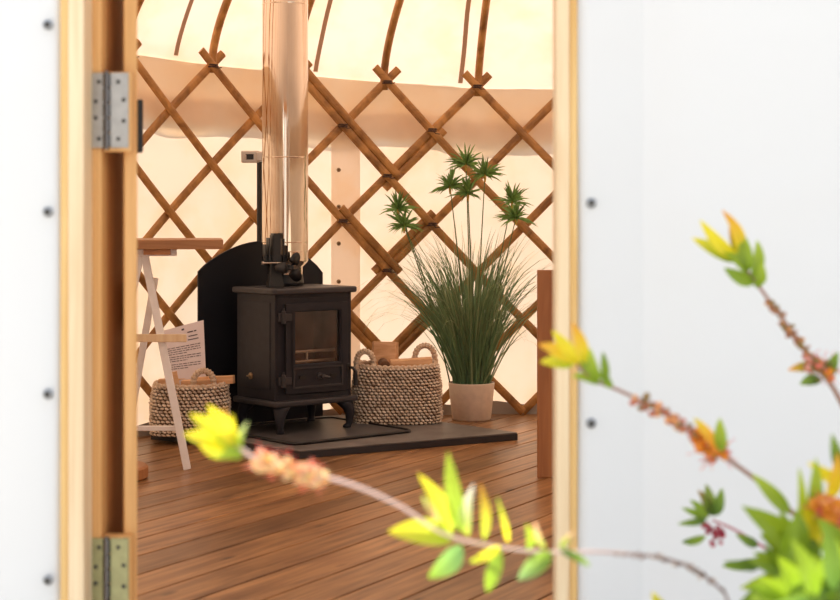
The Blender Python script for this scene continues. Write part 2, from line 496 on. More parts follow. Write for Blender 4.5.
# ------------------------------------------------------------------ door frame and open door
ZB, ZT = -.12, 1.46
fr = structure_root('door_frame', (-.585, 2.6, 0)); 
def wbox(name, m, root, x0, x1, y0, y1, z0, z1, bevel=.002):
    l = root.location
    mb = MB(); mb.box(x0 - l.x, x1 - l.x, y0 - l.y, y1 - l.y, z0 - l.z, z1 - l.z)
    return mb.build(name, m, root, bevel=bevel)
fr.name = 'trim_4'
wbox('post', M_gold, fr, -.5855, -.5725, 2.604, 2.69, ZB, ZT)
wbox('post', M_pale, fr, -.5722, -.5465, 2.600, 2.67, ZB, ZT, .003)
wbox('post', M_pine, fr, -.60, -.532, 2.672, 2.87, ZB, ZT)
wbox('post', M_pale, fr, .2215, .2432, 2.600, 2.67, ZB, ZT, .003)
wbox('post', M_gold, fr, .2435, .2565, 2.606, 2.69, ZB, ZT)
wbox('post', M_pine, fr, .236, .31, 2.672, 2.80, ZB, ZT)
wbox('lintel', M_pine, fr, -.60, .31, 2.61, 2.80, ZT, ZT + .07)
wbox('threshold', M_pine, fr, -.60, .31, 2.60, 2.80, ZB, .0)
dang = math.asin(.195)
door = structure_root('door_1', (-.4776, 2.702, 0), dang)
def dbox(name, m, x0, x1, y0, y1, z0, z1, bevel=.002, parent=None):
    mb = MB(); mb.box(x0, x1, y0, y1, z0, z1); return mb.build(name, m, parent or door, bevel=bevel)
dbox('stile', M_pine, -.022, 0, 0, .08, .012, 1.43)
dbox('stile', M_pine, -.022, 0, .56, .64, .012, 1.43)
for z in (.012, .66, 1.35): dbox('rail', M_pine, -.021, -.001, .08, .56, z, z + .08)
dbox('panel', M_canvas, -.013, -.009, .08, .56, .09, 1.35, 0)
# handle on the leading edge of the leaf
mb = MB()
mb.box(0, .010, .49, .52, .985, 1.10)
mb.box(.010, .022, .485, .527, .985, 1.09)
mb.build('handle', M_black, door, bevel=.003)
def hinge(z0, z1, m, lab):
    # leaves lie flat: one on the post, one on a packer in front of the door edge
    h = z1 - z0
    inv = door.matrix_basis.inverted() if False else (Matrix.Translation(door.location) @ Matrix.Rotation(dang, 4, 'Z')).inverted()
    def wb2(mb, x0, x1, y0, y1, a, b): mb.box(x0, x1, y0, y1, a, b, inv)
    mb = MB()
    wb2(mb, -.5475, -.5275, 2.667, 2.6705, z0, z1); wb2(mb, -.5165, -.486, 2.667, 2.6705, z0, z1)
    hg = mb.build('hinge', m, door, bevel=.0008)
    if lab: hg['label'] = lab
    mb = MB()
    for i in range(5):
        a = z0 + h * i / 5 + .002; b = z0 + h * (i + 1) / 5 - .002
        mb.tube([inv @ Vector((-.5222, 2.665, a)), inv @ Vector((-.5222, 2.665, b))], .0062, 14)
    mb.tube([inv @ Vector((-.5222, 2.665, z0 - .003)), inv @ Vector((-.5222, 2.665, z1 + .003))], .0040, 12)
    mb.build('knuckle', M_knuck, hg, smooth=False)
    for (xx, zs) in ((-.5375, (.12, .40, .62, .88)), (-.499, (.12, .36, .64, .88))):
        for k, f in enumerate(zs):
            x_ = xx + (.005 if k in (1, 2) else -.004) * (1 if xx > -.52 else -.6)
            s_ = MB()
            Mx = inv @ Matrix.Translation((x_, 2.6668, z0 + h * f)) @ Matrix.Rotation(PI / 2, 4, 'X')
            s_.lathe([(.0036, 0), (.0036, .0006), (.0016, .0012)], 12, (0, 0, 0), Mx)
            s_.build('screw', M_dark, hg)
    mb = MB(); wb2(mb, -.529, -.482, 2.671, 2.70, z0 - .006, z1 + .002)
    mb.build('packer_block', M_pine, door, bevel=.001)
hinge(.972, 1.097, M_zinc, 'zinc butt hinge')
hinge(.196, .321, M_brass, 'dull brass-tinted butt hinge')

# ------------------------------------------------------------------ lattice trellis wall
lat = thing('lattice_trellis', 'brown wooden criss-cross lattice standing against the cream canvas wall', 'lattice', (CX, CY, 0))
TH0, ST = -7.6, 5.27
def LP(c, row, r):
    t = TH0 + ST * c
    return Vector((r * math.sin(rad(t)), r * math.cos(rad(t)), EAVE + .005 - .2 * row + dz(t) * .8))
def slat(c0, r0, c1, r1, rr, shift=0.0, wd=.035, ext=.28):
    """strip from grid point to grid point, rectangular section bent round the wall"""
    n = max(4, int(abs(c1 - c0) * 3))
    dirn = 1 if c1 > c0 else -1
    mb = MB(); vs = []
    L = abs(c1 - c0)
    for i in range(n + 1):
        f = -ext / L + (1 + (ext + (ext if r1 < 6.9 else 0)) / L) * i / n
        c = c0 + (c1 - c0) * f; rw = r0 + (r1 - r0) * f
        wob = .0035 * noise.noise(Vector((c * .6, rw * .6, c0 * 3.1)))
        p = LP(c, rw, rr + wob)
        t = TH0 + ST * c
        out = Vector((math.sin(rad(t)), math.cos(rad(t)), 0))
        tang = Vector((math.cos(rad(t)), -math.sin(rad(t)), 0)) * .7071 * dirn + Vector((0, 0, -1)) * .7071
        side = out.cross(tang).normalized()
        p = p + side * (shift + .004 * noise.noise(Vector((c * .5, c0, rr * 40))))
        hw, ht = wd / 2, .0055
        ring = [(-hw, 0), (-hw * .8, -ht * .9), (-hw * .35, -ht * 1.5), (hw * .35, -ht * 1.5), (hw * .8, -ht * .9), (hw, 0), (hw * .8, ht), (-hw * .8, ht)]
        vs += [p + side * a + out * b for a, b in ring]
    k = 8
    fs = [(i * k + j, i * k + (j + 1) % k, (i + 1) * k + (j + 1) % k, (i + 1) * k + j) for i in range(n) for j in range(k)]
    fs += [list(range(k))[::-1], list(range(n * k, n * k + k))]
    mb.add(vs, fs)
    return mb.build('slat', M_lat, lat)
RI, RO = R - .052, R - .036
for c in range(-22, 10, 2):
    slat(c, 0, c + 7, 7, RI)        # falls to the right
    if c >= -16: slat(c, 0, c - 7, 7, RO)        # falls to the left
for (a, b, c, d, r, sh) in ((-4, 0, -2, 2, RI - .002, -.034), (-1, 1, -2, 2, RO - .001, -.034), (-3, 3, -2, 4, RI - .002, -.034),
                          (-1, 3, -2, 4, RO, .034), (-1, 5, -2, 6, RO, .034), (-3, 5, -2, 6, RI - .002, -.03)):
    slat(a, b, c, d, r, sh, ext=.16)
for c in range(-10, 4):
    for row in range(0, 7):
        if (c + row) % 2: continue
        if row == 0 or c in (-2, -3, -1):
            mb = MB(); p = LP(c, row, RI - .010)
            t = TH0 + ST * c
            tg = Vector((math.cos(rad(t)), -math.sin(rad(t)), 0)); ou = Vector((math.sin(rad(t)), math.cos(rad(t)), 0))
            q = random.uniform(-.004, .004)
            for a in range(2):
                z_ = (a - .5) * .008 + q
                mb.tube([p - tg * .02 + Vector((0, 0, z_)) + ou * .012, p - tg * .014 + Vector((0, 0, z_)) - ou * .002, p + Vector((0, 0, z_)) - ou * .005, p + tg * .014 + Vector((0, 0, z_)) - ou * .002, p + tg * .02 + Vector((0, 0, z_)) + ou * .012], .0035, 6)
            mb.tube([p - ou * .004, p - ou * .008 + tg * .012 - Vector((0, 0, .012)), p - ou * .006 + tg * .03 - Vector((0, 0, .010 + q))], .0022, 5)
            mb.build('lashing', M_cord, lat)
# roof poles
for c in range(-10, 6, 2):
    t = TH0 + ST * c
    mb = MB(); pts = []
    zs = [EAVE - .035 + .03 * k for k in range(14)] + [EAVE + .45 + .12 * k for k in range(9)]
    for z in zs:
        pts.append(W(t + .25 * math.sin(z * 5 + c), min(R - .035, max(rprof(z), .3) - .030), z + dz(t)))
    mb.tube(pts, .0165, 10)
    side = 'hidden by the flue' if c == -4 else ''
    lab = {2: 'bent wooden roof pole rising at the right edge of the doorway', 0: 'bent wooden roof pole above the potted grass, rising from the lattice tip',
           -2: 'bent wooden roof pole just right of the shiny flue', -4: 'bent wooden roof pole behind the shiny flue',
           -6: 'bent wooden roof pole left of the shiny flue', -8: 'bent wooden roof pole behind the hinged door post', -10: 'bent wooden roof pole farthest left, beyond the door leaf', 4: 'bent wooden roof pole farthest right, beyond the wooden cabinet'}[c]
    tag(mb.build('roof_pole', M_lat, smooth=True), lab, 'roof pole', 'bent roof poles')

# ------------------------------------------------------------------ hearth slab and tray
Z1 = .03
mb = MB()
poly = [(-.423, 5.64), (.372, 6.11), (-.05, 6.58), (-.30, 6.66), (-.93, 6.27), (-1.03, 6.13), (-.686, 5.9)]
hs = thing('hearth_slab', 'dark grey slate hearth slab on the floorboards under the stove', 'hearth', (-.3, 6.2, .0005))
mb.prism([(a + .3, b - 6.2) for a, b in poly], .0245, Z1 - .0005); mb.build('slab_top', M_slate, hs, bevel=.002)
mb = MB(); mb.prism([((a + .3) * 1.002, (b - 6.2) * 1.002) for a, b in poly], 0, .0242); o = mb.build('slab_shaded_side', M_slated, hs, bevel=.001); o['label'] = 'near-black slab side with shade in its colour'
# stove frame: local x along the front, local y to the back
S0 = Vector((-.544, 6.0, 0)); SA = rad(40)
tray = thing('hearth_tray', 'flat black steel plate with raised rim lying under the stove legs', 'floor plate', (S0.x, S0.y, Z1), SA)
def rrect(x0, x1, y0, y1, r, n=5):
    pts = []
    for (cx, cy, a0) in ((x1 - r, y1 - r, 0), (x0 + r, y1 - r, 90), (x0 + r, y0 + r, 180), (x1 - r, y0 + r, 270)):
        for k in range(n + 1):
            a = rad(a0 + 90 * k / n); pts.append((cx + r * math.cos(a), cy + r * math.sin(a)))
    return pts
mb = MB(); mb.prism(rrect(-.085, .46, -.245, .27, .03), .0, .006); mb.build('plate', M_plate, tray)
mb = MB(); pp = rrect(-.09, .465, -.25, .275, .03); pp.append(pp[0]); pp.append(pp[1])
mb.tube([Vector((a, b, .0065)) for a, b in pp], .0062, 8, cap=False); mb.build('rim', M_black, tray, smooth=True)

# ------------------------------------------------------------------ stove
st = thing('wood_stove', 'black cast-iron wood-burning stove with glass door standing on the hearth', 'stove', (S0.x, S0.y, Z1 + .0065), SA)
SW, SD = .36, .255
zb = .039 - .0365  # local z zero equals world .0365
def sz(z): return z - .0365
def sbox(name, m, x0, x1, y0, y1, z0, z1, bevel=.002, parent=None, seg=2):
    mb = MB(); mb.box(x0, x1, y0, y1, sz(z0), sz(z1)); return mb.build(name, m, parent or st, bevel=bevel, seg=seg)
mb = MB()
for b in ((0, .012, 0, SD), (SW - .012, SW, 0, SD), (0.012, SW - .012, SD - .012, SD)): mb.box(b[0], b[1], b[2], b[3], sz(.16), sz(.56))
mb.box(.012, SW - .012, .0, SD - .012, sz(.16), sz(.18)); mb.box(.012, SW - .012, 0, SD - .012, sz(.545), sz(.56))
mb.box(.012, .07, 0, .012, sz(.18), sz(.545)); mb.box(.30, SW - .012, 0, .012, sz(.18), sz(.545))
mb.box(.07, .30, 0, .012, sz(.505), sz(.545)); mb.box(.07, .30, 0, .012, sz(.18), sz(.285))
# raised panel on the side
mb.box(-.003, 0, .03, SD - .03, sz(.20), sz(.53))
body = mb.build('body', M_iron, st, bevel=.0018)
mb = MB()
mb.prism(rrect(-.020, SW + .022, -.022, SD + .020, .022), sz(.560), sz(.583))
mb.build('top_plate', M_ironl, st, bevel=.007, seg=3)
mb = MB(); mb.prism(rrect(-.018, SW + .020, -.030, SD + .016, .02), sz(.138), sz(.16))
mb.build('base_plate', M_ironl, st, bevel=.007, seg=3)
# firebox lining, fuel bars
mb = MB()
mb.box(.055, .31, .165, .185, sz(.20), sz(.54))
mb.box(.048, .066, .015, .165, sz(.20), sz(.54)); mb.box(.299, .316, .015, .165, sz(.20), sz(.54))
mb.box(.06, .31, .015, .165, sz(.181), sz(.20))
lin = mb.build('firebrick_lining', M_brick, st)
lin['label'] = 'brown firebrick lining'
mb = MB()
for z in (.300, .338): mb.rod((.07, .028, sz(z)), (.30, .028, sz(z)), .0058)
for x_ in (.168,): mb.rod((x_, .028, sz(.28)), (x_, .028, sz(.338)), .0045)
g = mb.build('fuel_bars', M_steelgrate, st, smooth=True); g['label'] = 'pale steel fuel bars'
# door
mb = MB()
for b in ((.040, .082, .185, .525), (.292, .333, .185, .525), (.082, .292, .493, .525), (.082, .292, .185, .296)): mb.box(b[0], b[1], -.016, -.001, sz(b[2]), sz(b[3]))
mb.box(.068, .305, -.020, -.016, sz(.496), sz(.503)); mb.box(.068, .305, -.020, -.016, sz(.286), sz(.293))
mb.box(.068, .075, -.020, -.016, sz(.286), sz(.503)); mb.box(.298, .305, -.020, -.016, sz(.286), sz(.503))
sd_ = mb.build('stove_door', M_iron, st, bevel=.002)
mb = MB(); mb.box(.076, .298, -.010, -.007, sz(.290), sz(.500)); mb.build('window', M_glass, sd_)
mb = MB(); mb.box(.072, .305, -.021, -.016, sz(.276), sz(.282)); mb.box(.072, .305, -.021, -.016, sz(.205), sz(.211))
mb.box(.072, .078, -.021, -.016, sz(.205), sz(.282)); mb.box(.299, .305, -.021, -.016, sz(.205), sz(.282))
mb.build('air_panel', M_ironl, sd_, bevel=.0015)
for x_ in (.115, .262):
    mb = MB(); mb.prism(rrect(x_ - .016, x_ + .016, -.007, .007, .006), 0, .003, Matrix.Translation((0, -.0165, sz(.245))) @ Matrix.Rotation(PI / 2, 4, 'X')); mb.build('air_slot', M_black, sd_)
RX = Matrix.Rotation(PI / 2, 4, 'X')
mb = MB(); mb.lathe([(.014, 0), (.014, .006), (.006, .008), (.006, .02), (.010, .024), (.010, .032), (.0001, .034)], 20, (.195, -.016, sz(.245)), RX)
mb.tube([(.195, -.045, sz(.245)), (.222, -.045, sz(.240))], .006, 10)
mb.build('air_knob', M_ironl, sd_, smooth=False)
for zc in (.475, .235):
    mb = MB(); mb.rod((.030, -.014, sz(zc - .024)), (.030, -.014, sz(zc + .024)), .0085)
    mb.box(.030, .062, -.024, -.012, sz(zc - .014), sz(zc + .014)); mb.box(.012, .03, -.012, 0, sz(zc - .016), sz(zc + .016))
    mb.rod((.030, -.014, sz(zc + .024)), (.030, -.014, sz(zc + .034)), .004)
    mb.build('hinge', M_ironl, sd_, bevel=.0015)
mb = MB(); mb.tube([(.338, -.012, sz(.27)), (.345, -.03, sz(.268)), (.352, -.038, sz(.255)), (.354, -.038, sz(.2))], [.006, .006, .007, .009], 10)
mb.box(.326, .346, -.018, -.004, sz(.255), sz(.285))
mb.build('door_handle', M_black, sd_, bevel=.001)
# round side air plate
mb = MB(); mb.lathe([(.013, 0), (.013, .004), (.005, .006), (.0001, .006)], 20, (-.003, .155, sz(.245)), Matrix.Rotation(-PI / 2, 4, 'Y'))
mb.rod((-.012, .155, sz(.245)), (-.012, .17, sz(.245)), .003)
o = mb.build('side_vent_knob', M_bronze, st); o['label'] = 'small bronze vent knob'
# cabriole legs
def leg(x, y, sx_, sy_):
    mb = MB(); vs = []
    prof = [(.138, .058, 0), (.125, .049, .002), (.105, .036, .004), (.085, .028, .002), (.065, .023, -.001), (.052, .021, -.003), (.046, .026, -.005), (.0375, .027, -.006), (.0365, .023, -.006)]
    for (z, h, o_) in prof:
        k = 10
        for i in range(k):
            a = 2 * PI * i / k
            vs.append(Vector((x + sx_ * (h * .55 - .02 + .0) + h * .62 * math.cos(a) * 1.0 - sx_ * 0 + sx_ * (-o_), y + sy_ * (h * .55 - .02) + h * .62 * math.sin(a) + sy_ * (-o_), sz(z))))
    L = len(prof); k = 10
    mb.add(vs, [(i * k + j, i * k + (j + 1) % k, (i + 1) * k + (j + 1) % k, (i + 1) * k + j) for i in range(L - 1) for j in range(k)] + [list(range(k)), list(range((L - 1) * k, L * k))])
    mb.build('leg', M_iron, st, smooth=True)
leg(.022, -.004, 1, 1); leg(SW - .022, -.004, -1, 1); leg(.022, SD - .02, 1, -1); leg(SW - .022, SD - .02, -1, -1)
# ------------------------------------------------------------------ flue
fx, fy = -.5347 + .006, 6.269
flue = thing('stove_flue', 'shiny polished steel flue pipe rising from the top of the black stove', 'flue', (fx, fy, .583))
mb = MB(); mb.lathe([(.070, 0), (.074, .012), (.070, .045), (.060, .05), (.060, .06)], 40); o = mb.build('collar', M_black, flue, smooth=False); o['label'] = 'black collar'
mb = MB(); mb.lathe([(.068, .045), (.070, .075), (.085, .090), (.0895, .097), (.09, .10), (.09, .105), (.09, .17)], 96, cap=False); mb.build('pipe_section', M_chrome, flue, smooth=True)
mb = MB(); mb.lathe([(.09, .172), (.09, .50)], 96, cap=False); mb.build('pipe_section', M_chrome, flue, smooth=True)
mb = MB(); mb.lathe([(.09, .503), (.09, 1.55)], 96, cap=False); mb.build('pipe_section', M_chrome, flue, smooth=True)
for z in (.135, .171, .5015, 1.1):
    mb = MB(); mb.lathe([(.09, -.002), (.091, -.002), (.0915, 0), (.091, .002), (.09, .002)], 64, (0, 0, z)); mb.build('joint_band', M_chrome, flue, smooth=False)
mb = MB(); mb.lathe([(.088, 1.55), (.14, 1.56), (.14, 1.6), (.0001, 1.68)], 40); mb.build('cowl', M_chrome, flue)
# wall bracket and its pole (behind the shield)
px_, py_ = -.647 - fx, 6.455 - fy
mb = MB(); mb.rod((px_, py_, .031 - .583), (px_, py_, 1.075 - .583), .0115); mb.build('support_pole', M_black, flue, smooth=False)
mb = MB(); mb.box(px_ - .072, px_ + .0, py_ - .022, py_ + .018, .487, .535); mb.box(px_ - .01, -.02, py_ - .05, py_ - .03, .492, .53)
mb.box(px_ - .06, px_ - .05, py_ - .028, py_ - .02, .50, .52)
mb.build('bracket', M_clamp, flue, bevel=.006, seg=3)
mb = MB(); mb.box(px_ - .055, px_ - .022, py_ - .0245, py_ - .021, .5, .522); mb.build('bracket_slot', M_black, flue)

# ------------------------------------------------------------------ heat shield
sh = thing('heat_shield', 'black arched metal heat shield standing upright behind the stove', 'heat shield', (S0.x - .244 + .0, S0.y + .291, Z1), SA)
a0, a1 = -.100, .502
pts = [(a0, 0), (a1, 0), (a1, .592)]
for k in range(1, 20):
    f = k / 20; xx = a1 + (a1 - .30) * 0 + (a0 - a1) * f
    pts.append((xx, .592 + (.115 + .02 * (1 - f)) * math.sin(PI * f) ** .8 + .018 * f))
pts.append((a0, .610))
mb = MB(); mb.prism(pts, -.004, .004, RX)
mb.build('plate', M_shield, sh, bevel=.001)
mb = MB()
for x_ in (.0, .4):
    mb = MB(); mb.box(x_ - .012, x_ + .012, .004, .05, 0, .006); mb.box(x_ - .012, x_ + .012, .004, .010, .0061, .05)
    mb.build('foot', M_shield, sh)

# ------------------------------------------------------------------ stove fan
fn = thing('stove_fan', 'small black heat-powered fan standing on top of the stove', 'fan', (-.5545, 6.125, .583), rad(20))
mb = MB(); vs = []
for (z, hx, hy) in ((0, .030, .022), (.006, .030, .022), (.085, .018, .012), (.1, .018, .012)): vs += [Vector((a * hx, b * hy, z)) for a, b in ((-1, -1), (1, -1), (1, 1), (-1, 1))]
mb.add(vs, [(3, 2, 1, 0), (12, 13, 14, 15)] + [(i * 4 + j, i * 4 + (j + 1) % 4, (i + 1) * 4 + (j + 1) % 4, (i + 1) * 4 + j) for i in range(3) for j in range(4)])
mb.build('base', M_black, fn, bevel=.001)
mb = MB()
for k in range(7):
    x_ = -.042 + .014 * k
    h = (.165, .19, .2, .205, .2, .185, .16)[k]
    mb.box(x_ - .0022, x_ + .0022, -.022, .022, .098 + (.02 if k in (0, 6) else 0), h)
mb.box(-.046, .046, -.006, .006, .098, .125); mb.box(-.012, .012, -.024, .024, .1, .207)
mb.build('cooling_fins', M_black, fn, bevel=.0008)
mb = MB(); mb.rod((-.055, -.026, .094), (.02, -.026, .094), .0035); mb.lathe([(.0065, -.004), (.0065, .004)], 12, (-.055, -.026, .094), Matrix.Rotation(PI / 2, 4, 'Y'))
o = mb.build('tie_rod', M_clamp, fn, smooth=False)
mb = MB(); hub = Vector((.048, -.048, .078))
mb.rod(hub + Vector((0, .03, 0)), hub + Vector((0, -.006, 0)), .011)
mb.box(.01, .04, -.024, -.012, .07, .085)
mb.build('motor', M_black, fn, bevel=.001)
for k in range(3):
    a = rad((62, 182, 302)[k]); mb = MB(); vs = []; 
    for i in range(7):
        f = i / 6; rr = .008 + .054 * f; wd_ = .012 + .034 * math.sin(PI * min(1, f * .75 + .15))
        if i == 6: wd_ *= .6
        for s_ in (-1, 1):
            b = a + s_ * wd_ / rr * .5 if rr > .02 else a + s_ * .5
            vs.append(hub + Vector((rr * math.cos(b), -.004 - s_ * .008 * (1 - .3 * f), rr * math.sin(b))))
    mb.add(vs, [(2 * i, 2 * i + 1, 2 * i + 3, 2 * i + 2) for i in range(6)])
    o = mb.build('fan_blade', M_black, fn, smooth=True); o.modifiers.new('thick', 'SOLIDIFY').thickness = .0012

# ------------------------------------------------------------------ baskets
def se(a, W_, D_, n=3.6):
    c, s = math.cos(a), math.sin(a)
    return Vector((W_ / 2 * math.copysign(abs(c) ** (2 / n), c), D_ / 2 * math.copysign(abs(s) ** (2 / n), s), 0))
def basket(name, label, loc, rz, W_, D_, H, ncol, nrow, top=.93, handles=(), sag=.0):
    root = thing(name, label, 'basket', loc, rz, None)
    fine = [se(2 * PI * k / 1440, W_, D_) for k in range(1441)]
    cum = [0]
    for k in range(1440): cum.append(cum[-1] + (fine[k + 1] - fine[k]).length)
    U = ncol * 8; V = nrow * 7
    base = []; j = 0
    for i in range(U):
        tgt = cum[-1] * i / U
        while cum[j + 1] < tgt: j += 1
        f = (tgt - cum[j]) / max(1e-9, cum[j + 1] - cum[j])
        base.append(fine[j].lerp(fine[j + 1], f))
    nor = []
    for i in range(U):
        t = (base[(i + 3) % U] - base[i - 3]).normalized(); nor.append(Vector((t.y, -t.x, 0)))
    mb = MB(); vs = []; cs = []; jit = [random.uniform(-.18, .18) for _ in range(nrow)]
    tones = [[(.74, .64, .54)], [(.52, .42, .34)], [(.84, .75, .66)], [(.64, .56, .48)], [(.78, .68, .57)]]
    for v in range(V + 1):
        fz = v / V; row = min(nrow - 1, v // 7); fr_ = (v - row * 7) / 7
        hb = math.sin(PI * fr_) ** .6 if 0 < fr_ < 1 else 0
        scl = 1 + (top - 1) * fz + .035 * math.sin(PI * fz) 
        if fz < .06: scl -= .03 * (1 - fz / .06)
        for i in range(U):
            ph = i / 8 + .5 * row + .35 * (fr_ - .5) + jit[row]
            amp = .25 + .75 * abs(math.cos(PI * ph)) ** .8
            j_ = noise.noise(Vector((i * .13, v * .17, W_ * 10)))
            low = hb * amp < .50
            cs.append((.085, .055, .04) if low else tones[int(abs(math.sin(int(ph) * 12.99 + row * 78.2) * 43758)) % 5][0])  # crevices between stitches painted dark, their shade put into the colour
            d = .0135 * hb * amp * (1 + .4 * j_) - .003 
            p = base[i] * scl + nor[i] * (d + .004 * noise.noise(Vector((base[i].x * 12, base[i].y * 12, fz * 4))))
            zz = fz * H + .003 * noise.noise(Vector((i * .2, row * 1.7, 2))) * (1 if 0 < fz < 1 else 0)
            zz += sag * fz * abs(base[i].x / (W_ / 2)) ** 2
            vs.append(p + Vector((0, 0, zz)))
    fs = [(v * U + i, v * U + (i + 1) % U, (v + 1) * U + (i + 1) % U, (v + 1) * U + i) for v in range(V) for i in range(U)]
    fs.append(list(range(U))[::-1])
    # inner skin
    b0 = len(vs)
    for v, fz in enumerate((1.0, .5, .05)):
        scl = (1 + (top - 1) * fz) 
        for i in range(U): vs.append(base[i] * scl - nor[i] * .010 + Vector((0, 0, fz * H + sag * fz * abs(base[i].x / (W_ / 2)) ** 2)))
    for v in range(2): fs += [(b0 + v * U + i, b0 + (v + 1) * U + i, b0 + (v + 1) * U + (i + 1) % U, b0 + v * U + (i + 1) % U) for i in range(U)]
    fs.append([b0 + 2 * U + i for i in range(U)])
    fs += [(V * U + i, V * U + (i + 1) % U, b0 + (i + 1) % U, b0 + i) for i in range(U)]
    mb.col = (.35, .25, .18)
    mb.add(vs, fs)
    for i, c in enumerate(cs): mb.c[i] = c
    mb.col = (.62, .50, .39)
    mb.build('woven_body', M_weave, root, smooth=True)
    # rolled rim
    mb = MB(); mb.col = (.62, .50, .39); pts = [base[i] * top - nor[i] * .004 + Vector((0, 0, H + sag * abs(base[i].x / (W_ / 2)) ** 2 + 0.0015 * math.sin(i * .55))) for i in range(0, U, 2)]
    pts += [pts[0]]
    mb.tube(pts, [.0085 * (1 + .10 * math.sin(i * 1.1)) for i in range(len(pts))], 8, cap=False)
    mb.build('rim', M_weave, root, smooth=True)
    for (hx, hy, hw, hh, ax) in handles:
        mb = MB(); mb.col = (.62, .50, .39); pts = []; rr = []
        for k in range(61):
            f = k / 60; a = PI * f
            u = -math.cos(a) * hw / 2; zz = H - .02 + hh * math.sin(a) ** .55 if 0 < f < 1 else H - .045
            pts.append(Vector((hx + u * math.cos(ax), hy + u * math.sin(ax), zz)))
            rr.append(.0115 * (1 + .16 * math.sin(k * 1.45)))
        mb.tube(pts, rr, 10); mb.build('handle', M_weave, root, smooth=True)
    return root
# right-hand basket
B2 = Vector((-.094, 6.43, Z1)); B2r = rad(4)
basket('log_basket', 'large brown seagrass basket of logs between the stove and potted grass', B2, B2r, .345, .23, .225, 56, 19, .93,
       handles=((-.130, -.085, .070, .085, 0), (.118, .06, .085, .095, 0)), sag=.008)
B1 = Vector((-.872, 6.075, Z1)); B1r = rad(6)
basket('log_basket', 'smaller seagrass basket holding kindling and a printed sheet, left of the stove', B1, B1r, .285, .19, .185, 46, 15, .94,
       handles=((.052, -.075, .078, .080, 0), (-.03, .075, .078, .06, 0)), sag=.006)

def log(name, label, a, b, sec, m=M_log, group='firewood in the baskets', ends=None):
    """split billet between two points; sec = cross-section polygon"""
    a, b = Vector(a), Vector(b); t = (b - a).normalized(); L = (b - a).length
    up = Vector((0, 0, 1)); s = t.cross(up).normalized(); u = s.cross(t)
    mb = MB(); vs = []; n = len(sec); K = 6
    for i in range(K + 1):
        f = i / K
        for j, (x_, y_) in enumerate(sec):
            w_ = 1 + .10 * noise.noise(Vector((i * .7 + a.x * 9, j * 1.3, a.z * 8)))
            vs.append(t * (L * f) + s * x_ * w_ + u * y_ * w_)
    mb.mi = 0
    mb.add(vs, [(i * n + j, i * n + (j + 1) % n, (i + 1) * n + (j + 1) % n, (i + 1) * n + j) for i in range(K) for j in range(n)] + [list(range(n))[::-1], list(range(K * n, K * n + n))])
    mb.v = [tuple(Vector(p)) for p in mb.v]
    o = mb.build(name, m, bevel=.0015); o.location = a
    tag(o, label, 'firewood', group)
    return o
def circ(r, n=14, sq=1): return [(r * math.cos(2 * PI * k / n), sq * r * math.sin(2 * PI * k / n)) for k in range(n)]
G2, G1 = 'firewood in the large basket', 'kindling in the small basket'
log('split_log', 'broad pale split log standing tallest in the large basket', (-.150, 6.475, .12), (-.145, 6.50, .345), [(-.055, -.016), (.055, -.020), (.052, .016), (-.04, .024)], group=G2)
log('split_log', 'long pale split log lying under the right handle of the large basket', (-.118, 6.40, .262), (.048, 6.41, .272), [(-.03, -.022), (.032, -.018), (.03, .016), (-.03, .018)], group=G2)
log('round_log', 'small round log with dark bark end at the front rim of the large basket', (-.138, 6.345, .262), (-.150, 6.47, .262), circ(.020), M_bark, group=G2)
log('split_log', 'split log low in the middle of the large basket', (-.2, 6.43, .20), (.01, 6.44, .20), [(-.04, -.03), (.04, -.03), (.035, .03), (-.03, .03)], group=G2)
log('kindling_stick', 'pale kindling stick leaning out between the handles of the small basket', (-.895, 6.035, .13), (-.925, 6.03, .27), [(-.008, -.010), (.009, -.010), (.009, .009), (-.008, .008)], group=G1)
log('kindling_stick', 'orange kindling billet poking out right towards the stove', (-.86, 6.09, .228), (-.705, 6.065, .236), [(-.016, -.016), (.016, -.014), (.016, .014), (-.014, .016)], group=G1)
log('kindling_stick', 'orange kindling billet at the far left rim of the small basket', (-.995, 6.09, .222), (-.87, 6.10, .225), [(-.015, -.014), (.015, -.014), (.014, .014), (-.014, .014)], group=G1)
log('kindling_stick', 'kindling billet lying level behind the front handle of the small basket', (-.90, 6.055, .215), (-.77, 6.045, .222), [(-.018, -.02), (.018, -.02), (.018, .018), (-.018, .02)], group=G1)

# printed sheet in the small basket
p_bl, p_br, p_tr, p_tl = P(168, 379, 6.085), P(206, 376, 6.085), P(203.5, 320, 6.15), P(161.5, 331, 6.15)
sheet = thing('printed_sheet', 'white printed sheet of paper propped up in the small basket', 'paper', p_bl)
mb = MB(); ex = (p_br - p_bl); ey = (p_tl - p_bl); nr = ex.cross(ey).normalized()
def Q(u, v, h=0): return (p_bl * (1 - u) * (1 - v) + p_br * u * (1 - v) + p_tr * u * v + p_tl * (1 - u) * v) - p_bl + nr * h
vs = []
for sgn in (0, .0012): 
    for j in range(5):
        for i in range(5): vs.append(Q(i / 4, j / 4 * 1.0 - (.15 if j == 0 else 0), -sgn))
fs = []
for b in (0, 25): fs += [(b + j * 5 + i, b + j * 5 + i + 1, b + (j + 1) * 5 + i + 1, b + (j + 1) * 5 + i) for j in range(4) for i in range(4)]
edge = [0, 1, 2, 3, 4, 9, 14, 19, 24, 23, 22, 21, 20, 15, 10, 5]
fs += [(edge[k], edge[(k + 1) % 16], edge[(k + 1) % 16] + 25, edge[k] + 25) for k in range(16)]
mb.add(vs, fs); mb.build('page', M_paper, sheet)
mb = MB()
def ink(u0, u1, v, h):
    mb.add([Q(u0, v - h / 2, .0012), Q(u1, v - h / 2, .0012), Q(u1, v + h / 2, .0012), Q(u0, v + h / 2, .0012)], [(0, 1, 2, 3)])
ink(.47, .53, .92, .035)
